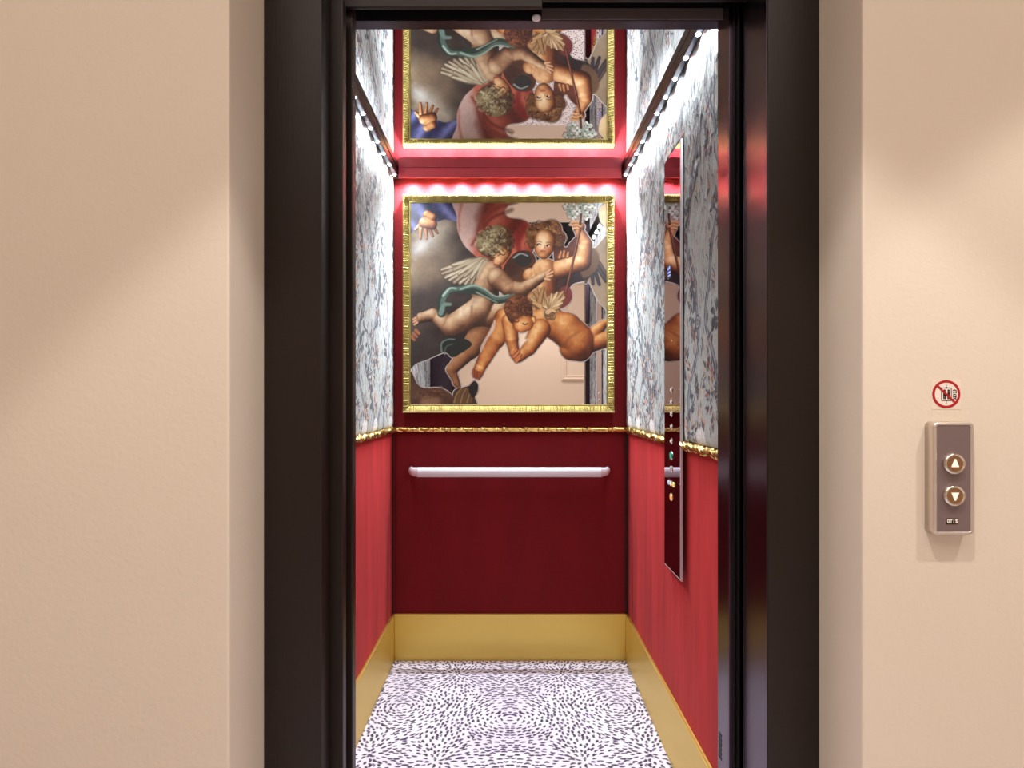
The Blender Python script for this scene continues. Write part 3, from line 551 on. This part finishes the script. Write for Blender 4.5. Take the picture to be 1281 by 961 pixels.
# ---- cab shell
structure(boxes('floor', [(-.56, .56, 1.20, 2.75, -.05, -.004)], 'black_metal'))
structure(boxes('trim_2', [(-.373, .511, 1.20, 1.40, -.004, .002)], 'steel'))
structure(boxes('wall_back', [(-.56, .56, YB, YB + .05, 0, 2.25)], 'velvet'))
structure(boxes('wall_left', [(-.57, -WX, YF, YB, 0, 2.25)], 'velvet_side_lit'))
structure(boxes('wall_right', [(WX, .57, YF, YB, 0, 2.25)], 'velvet_side_lit'))
structure(boxes('ceiling', [(-.57, .57, YF, YB + .05, HT, HT + .03)], 'mirror'))
structure(boxes('wall_front_left', [(-.57, -.373, 1.387, YF, 0, 2.25)], 'bronze', bevel=.001))
o = structure(boxes('wall_front_right', [(.488, .57, 1.347, YF, 0, 2.25)], 'bronze', bevel=.001))
bm = bmesh.new()
for k in range(6):
    z = .33 + k * .0105; prism_y(bm, [(.4872, z), (.4885, z), (.4885, z + .007), (.4872, z + .007)], 1.395, 1.412)
bm_obj('vent_slot', bm, 'black', o)
o = structure(boxes('wall_front_header', [(-.373, .488, 1.387, YF, 2.035, 2.19)], 'black', bevel=.001))
boxes('header_plate', [(.0725, .488, 1.3845, 1.387, 2.035, 2.061)], 'header_paint', o)
boxes('header_soffit', [(-.373, .488, 1.3875, 1.4195, 2.0335, 2.035)], 'bronze', o)
bm = bmesh.new(); bmesh.ops.create_uvsphere(bm, u_segments=20, v_segments=12, radius=.0105)
for v in bm.verts: v.co.z *= .62; v.co += Vector(((671 - CX) * 1.375 / F, 1.375, 2.0325))
tag(bm_obj('sensor_dome', bm, 'rubber', smooth=True), 'small round grey sensor dome under the middle of the door header', 'sensor')

structure(boxes('trim_3', [(.513, .5235, YB - .004, YB, .209, 1.014), (-.5235, -.5185, YB - .004, YB, .209, 1.014)], 'dark_gap'))
# ---- brass skirting
BT = .2086
for nm, b in (('baseboard_back', (-WX + .012, WX - .012, YB - .010, YB, -.004, BT)), ('baseboard_left', (-WX, -WX + .012, YF, YB - .0, -.004, BT)), ('baseboard_right', (WX - .012, WX, YF, YB - .0, -.004, BT))):
    structure(boxes(nm, [b], 'gold_base', bevel=.0015))

# ---- carpet
cv = paint_carpet(WX - .012, YB - .010 - YF, 420.)
half = cv
class Both: pass
full = Both(); full.c = np.concatenate([half.c[:, :0:-1], half.c], 1); full.X = np.concatenate([-half.X[:, :0:-1], half.X], 1); full.Y = np.concatenate([half.Y[:, :0:-1], half.Y], 1)
q_ = (WX - .0125) / full.X.max(); r_ = (YB - .0105 - YF) / full.Y.max()
lift = fbm(full.X + 2, full.Y, .006, 9) * .0012
o = sheet('carpet', full, lambda X, Y: np.stack([X * q_, YF + Y * r_, .0006 + lift], -1), 'carpet', .0035, (0, 0, -1))
tag(o, 'white lift carpet printed with dark purple leopard spots in mirrored swirls', 'carpet')

# ---- embroidered linen on both side walls
TZ0, TZ1 = 1.040, 2.168
cv = paint_tapestry(YB - YF - .004, TZ1 - TZ0, 3, 430.)
kx, kz = (YB - .002 - YF - .001) / cv.X.max(), (TZ1 - TZ0) / cv.Y.max()
def wall_cloth(sx):
    def f(X, Y):
        e = np.minimum(np.minimum(X, cv.X.max() - X), np.minimum(Y, cv.Y.max() - Y)); pad = .005 * np.sqrt(np.clip(e / .012, 0, 1))
        dep = YB - .002 - X * kx; zz = TZ0 + Y * kz; rel = cv.relief * .6 * np.clip(e / .03, 0, 1)
        if sx > 0: flat = 1 - ((dep > 1.78) & (dep < 1.995) & (zz < 1.945)); pad = pad * flat; rel = rel * flat
        return np.stack([sx * (WX - .0035 - pad - rel), YB - .002 - X * kx, TZ0 + Y * kz], -1)
    return f
tag(sheet('tapestry', cv, wall_cloth(1), 'tapestry', .001, (1, 0, 0), flip=False), 'large linen tapestry of blue trunks and rust leaves on right wall behind control panel', 'tapestry')
cv2 = cv; c0 = cv.c; cv.c = np.roll(c0, 124, 1)
tag(sheet('tapestry', cv, wall_cloth(-1), 'tapestry', .001, (-1, 0, 0), flip=True), 'linen tapestry strip with blue trunks on left wall, beside dark door', 'tapestry')
cv.c = c0

# ---- gilded dado mouldings: carved ribbon and knots around a half-round
def moulding(name, a, b, side, label, seed, bamboo=False):
    a, b = Vector(a), Vector(b); L = (b - a).length; n = int(L / .0022); rnd = random.Random(seed); path = []; T = []
    s = 0; feats = []
    while s < L:
        ln = rnd.uniform(.05, .10); feats.append((s, s + ln, rnd.random())); s += ln + .022
    for i in range(n + 1): path.append((a + (b - a) * (i / n), side, (0, 0, 1)))
    def ring(i):
        s = L * i / n; out = []
        fe = next((f for f in feats if f[0] <= s <= f[1]), None)
        for k in range(22):
            t = math.pi * 2 * k / 22; r = .0125
            if fe: r += .0016 * math.exp(-((math.sin(t) - .2) * 6) ** 2) + (-.0016 if abs(math.sin(t * 1.0 + .9)) < .13 else 0) + .0014 * math.exp(-min(s - fe[0], fe[1] - s) / .004)
            else: r = .0085 + .0032 * abs(math.sin((s - int(s)) * 290 + t * 3))
            if not bamboo: r += .0030 * math.sin(s * 190 + 3 * t) * (0.6 + .4 * math.sin(s * 43))
            r -= .0034 * (math.sin(s * 67 + t) > .86)
            out.append((r * math.cos(t) * .95, r * math.sin(t)))
        return out
    return tag(sweep(name, path, ring, 'gold', None), label, 'moulding')
TZ = 1.0275
moulding('gilded_moulding', (-WX + .012, YB - .008, TZ), (WX - .012, YB - .008, TZ), (0, -1, 0), 'long gilded bamboo-like moulding across the back wall under the framed mirror', 4, True)
moulding('gilded_moulding', (WX - .009, YB - .02, TZ), (WX - .009, 1.987, TZ), (-1, 0, 0), 'carved gilt moulding piece on right wall between back corner and control panel', 6)
moulding('gilded_moulding', (WX - .009, 1.793, TZ), (WX - .009, YF + .001, TZ), (-1, 0, 0), 'short carved gilt moulding piece on right wall between control panel and door jamb', 7)
moulding('gilded_moulding', (-WX + .009, YB - .02, TZ), (-WX + .009, YF + .001, TZ), (1, 0, 0), 'carved gilt moulding along left wall below the narrow tapestry strip', 8)

# ---- framed printed mirror
cv = paint_print(1.75)
YG = 2.668
art = empty('framed_mirror', (0, YB, 1.10), 'square gold reeded frame holding a mirror printed with winged cherubs on clouds', 'mirror')
xs = lambda v, Y=2.652: (v - CX) * Y / F; zs = lambda v, Y=2.652: EYE - (v - CY) * Y / F
X0, X1, Z0, Z1 = xs(503.5), xs(769), zs(516), zs(243)
gx0, gx1, gz0, gz1 = xs(513, YG), xs(759.6, YG), zs(507, YG), zs(253, YG)
ax = (gx1 - gx0) / (cv.X.max() - cv.X.min()); az = (gz1 - gz0) / (cv.Y.max() - cv.Y.min())
sheet('printed_glass', cv, lambda X, Y: np.stack([gx0 + (X - cv.X.min()) * ax, np.full_like(X, YG), gz1 - (Y - cv.Y.min()) * az], -1), 'print', .004, (0, 1, 0), mask=True, parent=art, flip=True)
boxes('backing_board', [(X0 + .012, X1 - .012, YG + .005, YB - .001, Z0 + .012, Z1 - .012)], 'dark_gap', art)
fw = .0335
def side_of_frame(A, B, inn):
    """reeded moulding from corner A to B (x,z); inn = inward direction"""
    bm = bmesh.new(); A, B, inn = Vector(A), Vector(B), Vector(inn); L = (B - A).length; d = (B - A) / L; n = int(L / .0019); rows = []
    prof = [(0, YB - .001), (0, 2.655), (.004, 2.650), (.010, 2.6505), (.020, 2.656), (.027, 2.661), (.0285, 2.664), (.0325, 2.663), (fw, 2.667), (fw, YB - .01)]
    r = random.Random(int(L * 1e6) % 97 + int(inn.x * 5 + inn.y * 9) + 20)
    for i in range(n + 1):
        s = L * i / n; g = (0, 1, .9, .1)[i % 4] * r.uniform(.6, 1.1); row = []
        for k, (o_, y) in enumerate(prof):
            t = min(max(s, o_), L - o_); p = A + d * t + inn * o_
            row.append(bm.verts.new((p.x, y - (.0042 * g if 2 <= k <= 5 else 0), p.y)))
        rows.append(row)
    for i in range(n):
        for j in range(len(prof)):
            f = [rows[i][j], rows[i][(j + 1) % len(prof)], rows[i + 1][(j + 1) % len(prof)], rows[i + 1][j]]
            bm.faces.new(f)
    bm.faces.new(rows[0]); bm.faces.new(rows[-1])
    return bm_obj('frame_side', bm, 'gold_frame', art)
side_of_frame((X0, Z0), (X1, Z0), (0, 1)); side_of_frame((X1, Z0), (X1, Z1), (-1, 0)); side_of_frame((X1, Z1), (X0, Z1), (0, -1)); side_of_frame((X0, Z1), (X0, Z0), (1, 0))
boxes('inner_ledge_light', [(gx0 - .001, gx1 + .001, 2.6635, 2.6675, gz0 - .001, gz0 + .0035)], 'lit_ledge', art)  # bright line of the lit ledge, painted along the bottom only
boxes('lower_bevel_light', [(X0 + .002, X1 - .002, 2.6475, 2.652, Z0 - .0005, Z0 + .008)], 'lit_ledge', art, .0015)
adopt(art)

# ---- handrail
hr = empty('handrail', (0, YB, .85), 'pale grey rounded handrail bar across the red back wall', 'handrail')
HY, HZ = 2.605, .8475
pts = [(-.438, YB - .002), (-.436, YB - .03), (-.418, HY + .018), (-.38, HY + .002), (-.34, HY)]
pts = pts + [(-x - .006, y) for x, y in pts[::-1]]
P = catmull([(x, y) for x, y in pts], 8, False); path = []
for i in range(len(P)):
    t = P[min(i + 1, len(P) - 1)] - P[max(i - 1, 0)]; t = t / np.linalg.norm(t); path.append(((P[i][0], P[i][1], HZ), (-t[1], t[0], 0), (0, 0, 1)))
np_ = len(path); tp = lambda i: .72 + .28 * min(1, min(i, np_ - 1 - i) / 26)
sweep('grip', path, lambda i: [(.0125 * tp(i) * math.cos(a), .0215 * tp(i) * math.sin(a)) for a in [2 * math.pi * k / 24 for k in range(24)]], 'rail_white', hr)
adopt(hr)

# ---- light rails under the ceiling mirror
def light_rail(name, x0, x1, y0, y1, along, n, m, label, aim, k=1.0):
    root = empty(name, ((x0 + x1) / 2, (y0 + y1) / 2, HT), label, 'light')
    hb = [(x0, x1, y0, y1, 2.137, HT - .0005)]
    if along == 'x': hb.append((x0, x1, y0 - .0035, y0, 2.125, HT - .0005))       # a fascia hides the lamps of the back rail
    boxes('housing', hb, m, root, .0 if along == 'x' else .003)
    for i in range(n):
        t = (i + .5) / n; c = ((x0 + x1) / 2, y1 - (y1 - y0) * t) if along == 'y' else (x0 + (x1 - x0) * t, (y0 + y1) / 2)
        bm = bmesh.new(); disc(bm, (c[0], c[1], 2.1368), .0075, 'z', -.0035, 20, .0055); bm_obj('led_lens', bm, 'led', root)
        add_light('led_light', 'SPOT', (c[0], c[1], 2.129), LED_W * k, COOL, aim, root, spot_size=math.radians(172 if along == 'y' else 156), spot_blend=.8, shadow_soft_size=.008)
    adopt(root)
light_rail('light_rail', WX - .034, WX - .014, YF + .02, YB - .012, 'y', 11, 'rail_alu', 'dark metal strip of small white LEDs above the tapestry on right wall', (0, math.radians(-8), 0))
light_rail('light_rail', -WX + .014, -WX + .034, YF + .02, YB - .012, 'y', 11, 'rail_alu', 'dark metal strip of small white LEDs above the narrow tapestry on left wall', (0, math.radians(8), 0))
light_rail('light_rail', -WX + .04, WX - .04, 2.632, 2.660, 'x', 9, 'rail_red_lit', 'red covered LED strip along the top of back wall above gold frame', (math.radians(10), 0, 0), 5.2)

# ---- control panel on the right wall
PX = .5075; cp = empty('control_panel', (WX, 1.89, .625), 'tall narrow tinted mirror control panel with a column of buttons on right wall', 'control panel')
boxes('panel_glass', [(PX, WX - .0125, 1.7985, 1.986, .624, 1.936)], 'smoke_mirror', cp, .0008)
boxes('panel_edge', [(PX - .0012, WX - .0125, 1.789, 1.7985, .624, 1.936), (PX - .0006, PX, 1.7985, 1.986, .624, .626)], 'pale_steel', cp)
def key(y, z, m, r=.0085, num=None, dark=False):
    b = empty('button', (PX, y, z)); b.parent = cp
    bm = bmesh.new(); disc(bm, (PX, y, z), r, 'x', -.003, 24, r * .93); k = bm_obj('button_cap', bm, m, b)
    bm = bmesh.new(); disc(bm, (PX - .0001, y, z), r * 1.22, 'x', -.0018, 24, r * 1.12); bm_obj('button_ring', bm, 'chrome', b)
    if num:
        c = bpy.data.curves.new('numeral', 'FONT'); c.body = num; c.size = .013; c.extrude = .0004; c.align_x = 'CENTER'; c.align_y = 'CENTER'
        t = bpy.data.objects.new('numeral', c); COL.objects.link(t); dg = bpy.context.evaluated_depsgraph_get(); me = bpy.data.meshes.new_from_object(t.evaluated_get(dg)); COL.objects.unlink(t); bpy.data.objects.remove(t)
        o = link('numeral', me, 'arrow' if not dark else 'sign_black', b); o.location = (PX - .0036, y, z); o.rotation_euler = (math.pi / 2, 0, -math.pi / 2)
        bpy.context.view_layer.update()
        o.matrix_parent_inverse = b.matrix_world.inverted()
    for ch in b.children:
        if ch.name.split('.')[0] != 'numeral': ch.matrix_parent_inverse = b.matrix_world.inverted() if False else __import__('mathutils').Matrix.Translation((-PX, -y, -z))
        else: ch.matrix_parent_inverse = __import__('mathutils').Matrix.Translation((-PX, -y, -z))
KZ = lambda v: EYE - (v - CY) * 1.90 / F
for v, nn in ((488, '4'), (503, '3'), (518, '2'), (534, '1'), (552, '0')): key(1.90, KZ(v), 'smoke_mirror', .0085, nn)
key(1.90, KZ(570), 'green_lit', .0125); key(1.90, KZ(587), 'steel', .0095)
for dy, m in ((.028, 'lilac_key'), (0, 'arrow'), (-.028, 'yellow_lit')): key(1.90 + dy, KZ(605), m, .0075)
key(1.90, KZ(622), 'orange_lit', .0105)
boxes('floor_display', [(PX - .0006, PX, 1.90, 1.945, 1.548, 1.59)], 'sign_black', cp)
boxes('lit_segment', [(PX - .001, PX - .0005, 1.931, 1.937, 1.576, 1.584), (PX - .001, PX - .0005, 1.916, 1.922, 1.578, 1.586), (PX - .001, PX - .0005, 1.912, 1.938, 1.566, 1.569), (PX - .001, PX - .0005, 1.910, 1.936, 1.556, 1.559)], 'blue_lit', cp)
bm = bmesh.new(); disc(bm, (PX, 1.895, KZ(427)), .004, 'x', -.0008, 14); bm_obj('key_hole', bm, 'chrome', cp)
for v in (487, 503, 535, 553, 606):
    bm = bmesh.new(); disc(bm, (PX, 1.81, EYE - (v - CY) * 1.81 / F), .0025, 'x', -.0012, 10); bm_obj('braille_dot', bm, 'chrome', cp)
bpy.context.view_layer.update()
for c in cp.children: c.matrix_parent_inverse = cp.matrix_world.inverted()

# ---- sliding doors, parked at the left
tag(boxes('landing_door', [(-.95, -.3475, 1.257, 1.283, .004, 2.0)], 'frame', bevel=.002), 'dark brown sliding landing door, only its edge showing at left of opening', 'door')
tag(boxes('cab_door', [(-.95, -.3430, 1.315, 1.345, .004, 2.03)], 'frame', bevel=.002), 'dark inner lift door just behind the landing door at left', 'door')

# ---- call station right of the lift
cs = empty('call_station', (.755, 1.05, .934), 'silver and taupe wall call station with up and down buttons', 'call station')
def rrect(x0, x1, z0, z1, r, n=6):
    P = []
    for cx, cz, a0 in ((x1 - r, z1 - r, 0), (x0 + r, z1 - r, 90), (x0 + r, z0 + r, 180), (x1 - r, z0 + r, 270)):
        for k in range(n + 1): a = math.radians(a0 + 90 * k / n); P.append((cx + r * math.cos(a), cz + r * math.sin(a)))
    return P
def loft_y(bm, rings):
    R = [[bm.verts.new((x, y, z)) for x, z in P] for P, y in rings]
    for i in range(len(R) - 1):
        n = len(R[i])
        for j in range(n): bm.faces.new([R[i][j], R[i][(j + 1) % n], R[i + 1][(j + 1) % n], R[i + 1][j]])
    bm.faces.new(R[0]); bm.faces.new(R[-1])
bx0, bx1, bz0, bz1, yf = .7205, .7905, .9335, 1.1270, 1.0275
bm = bmesh.new(); I = lambda d: rrect(bx0 + d, bx1 - d, bz0 + d, bz1 - d, max(.009 - d, .003))
loft_y(bm, [(I(0), 1.0500), (I(0), yf + .004), (I(.0012), yf + .001), (I(.0034), yf), (I(.0058), yf + .0004), (I(.0064), yf + .003)])
bm_obj('housing', bm, 'steel', cs, True).data.shade_smooth()
bm = bmesh.new(); prism_y(bm, I(.0065), yf + .0012, yf + .0032); bm_obj('face_plate', bm, 'taupe', cs)
def call_button(v, up):
    x, z = (1192.5 - CX) * yf / F, EYE - (v - CY) * yf / F
    bm = bmesh.new(); N = 40; prof = [(.0182, .0012), (.0182, -.0035), (.0165, -.0060), (.0148, -.0062), (.0136, -.0045), (.0130, -.0045)]; rows = []
    for r, y in prof: rows.append([bm.verts.new((x + r * math.cos(2 * math.pi * k / N), yf + y, z + r * math.sin(2 * math.pi * k / N))) for k in range(N)])
    for i in range(len(rows) - 1):
        for j in range(N): bm.faces.new([rows[i][j], rows[i][(j + 1) % N], rows[i + 1][(j + 1) % N], rows[i + 1][j]])
    b = bm_obj('call_button', bm, 'chrome', cs, True)
    bm = bmesh.new(); disc(bm, (x, yf - .0046, z), .0140, 'y', .004, 36); c = bm_obj('button_cap', bm, 'bronze_button', b)
    s = 1 if up else -1; t = [(x - .0066, z - s * .0054), (x + .0066, z - s * .0054), (x + .0012, z + s * .0082), (x - .0012, z + s * .0082)]
    bm = bmesh.new(); prism_y(bm, t, yf - .0052, yf - .004); bm_obj('arrow', bm, 'arrow', b)
call_button(580, True); call_button(620, False)
# the small maker's plate: four block letters
lx, lz = (1192 - CX) * yf / F, EYE - (652 - CY) * yf / F
cell = .0046; bm = bmesh.new(); bk = bmesh.new()
box(bk, lx - .0105, lx + .0095, yf + .0006, yf + .0014, lz - .0058, lz + .0042)
pat = {'O': ['111', '101', '101', '111'], 'T': ['111', '010', '010', '010'], 'I': ['010', '010', '010', '010'], 'S': ['111', '110', '011', '111']}
for i, chx in enumerate('OTIS'):
    for r_i, row in enumerate(pat[chx]):
        for c_i, b_ in enumerate(row):
            if b_ == '1':
                x = lx - .0092 + i * cell + c_i * .0013; z = lz + .0030 - r_i * .0017; box(bm, x, x + .0013, yf, yf + .0007, z - .0017, z)
bm_obj('maker_plate', bk, 'dark_gap', cs); bm_obj('maker_letters', bm, 'sign_white', cs)
adopt(cs)

# ---- no-use-in-fire sticker
sg = empty('warning_sticker', (.7576, 1.05, 1.15), 'round red no-lift-in-fire sticker on beige wall above call buttons', 'sign')
sx, sz, SY = (1183.5 - CX) * 1.05 / F, EYE - (493.2 - CY) * 1.05 / F, 1.05
u = 1.05 / F                               # one pixel of the photo at the wall
boxes('sticker_backing', [(sx - 18.6 * u, sx + 18.6 * u, SY - .0004, SY, sz - 19 * u, sz + 18.5 * u)], 'sticker', sg)
def ring_y(r0, r1, y0, y1):
    bm = bmesh.new(); R = []
    for r, y in ((r0, y0), (r1, y0), (r1, y1), (r0, y1)): R.append([bm.verts.new((sx + r * math.cos(2 * math.pi * k / 64), y, sz + r * math.sin(2 * math.pi * k / 64))) for k in range(64)])
    for i in range(4):
        for k in range(64): bm.faces.new([R[i][k], R[i][(k + 1) % 64], R[(i + 1) % 4][(k + 1) % 64], R[(i + 1) % 4][k]])
    return bm
bm = bmesh.new(); disc(bm, (sx, SY - .0004, sz), 15.6 * u, 'y', -.0003, 48); bm_obj('sign_disc', bm, 'sign_white', sg)
bm_obj('red_ring', ring_y(14.4 * u, 17.5 * u, SY - .0009, SY - .0003), 'sign_red', sg)
def bar(bm, x0, z0, x1, z1, w, y0=SY - .0009, y1=SY - .0006):
    d = Vector((x1 - x0, z1 - z0)); n = Vector((-d.y, d.x)).normalized() * w / 2
    prism_y(bm, [(sx + (x0 + n.x) * u, sz + (z0 + n.y) * u), (sx + (x1 + n.x) * u, sz + (z1 + n.y) * u), (sx + (x1 - n.x) * u, sz + (z1 - n.y) * u), (sx + (x0 - n.x) * u, sz + (z0 - n.y) * u)], y0, y1)
bm = bmesh.new(); w2_ = 0
for a in ((-6, 7.7, 6.2, 7.7), (6.2, 8, 6.2, -8), (6.2, -8, -6, -8), (-6, -8, -6, 8)): bar(bm, *a, .9)
bar(bm, 0, 7.7, 0, 12, .7); bar(bm, 0, -8, 0, -12, .7); bar(bm, -.9, 8, .9, 8, 2)
for (x, k) in ((-2.2, 1), (2.9, .85)):     # two passengers
    bar(bm, x, 2.8, x, -2.2, 3.4 * k); bar(bm, x - .9, -1, x - .9, -6.3, 1.5); bar(bm, x + .9, -1, x + .9, -6.3, 1.5)
    disc(bm, (sx + x * u, SY - .0009, sz + 4.4 * u), 1.5 * u, 'y', .0003, 14)
for z in (5, 2.4, -.4, -3.2, -5.6):        # flames
    bar(bm, 8, z - .8, 10, z + .4, 1.0); bar(bm, 10, z + .4, 12.6, z - .6, 1.2)
bar(bm, 12.2, 5, 12.6, 1.5, .9); bar(bm, 12.4, -2, 11.4, -6, .9)
bm_obj('pictogram', bm, 'sign_black', sg)
bm = bmesh.new(); bar(bm, -11.5, 10.8, 11.5, -11.2, 2.6, SY - .0012, SY - .0009); bm_obj('red_slash', bm, 'sign_red', sg)
adopt(sg)
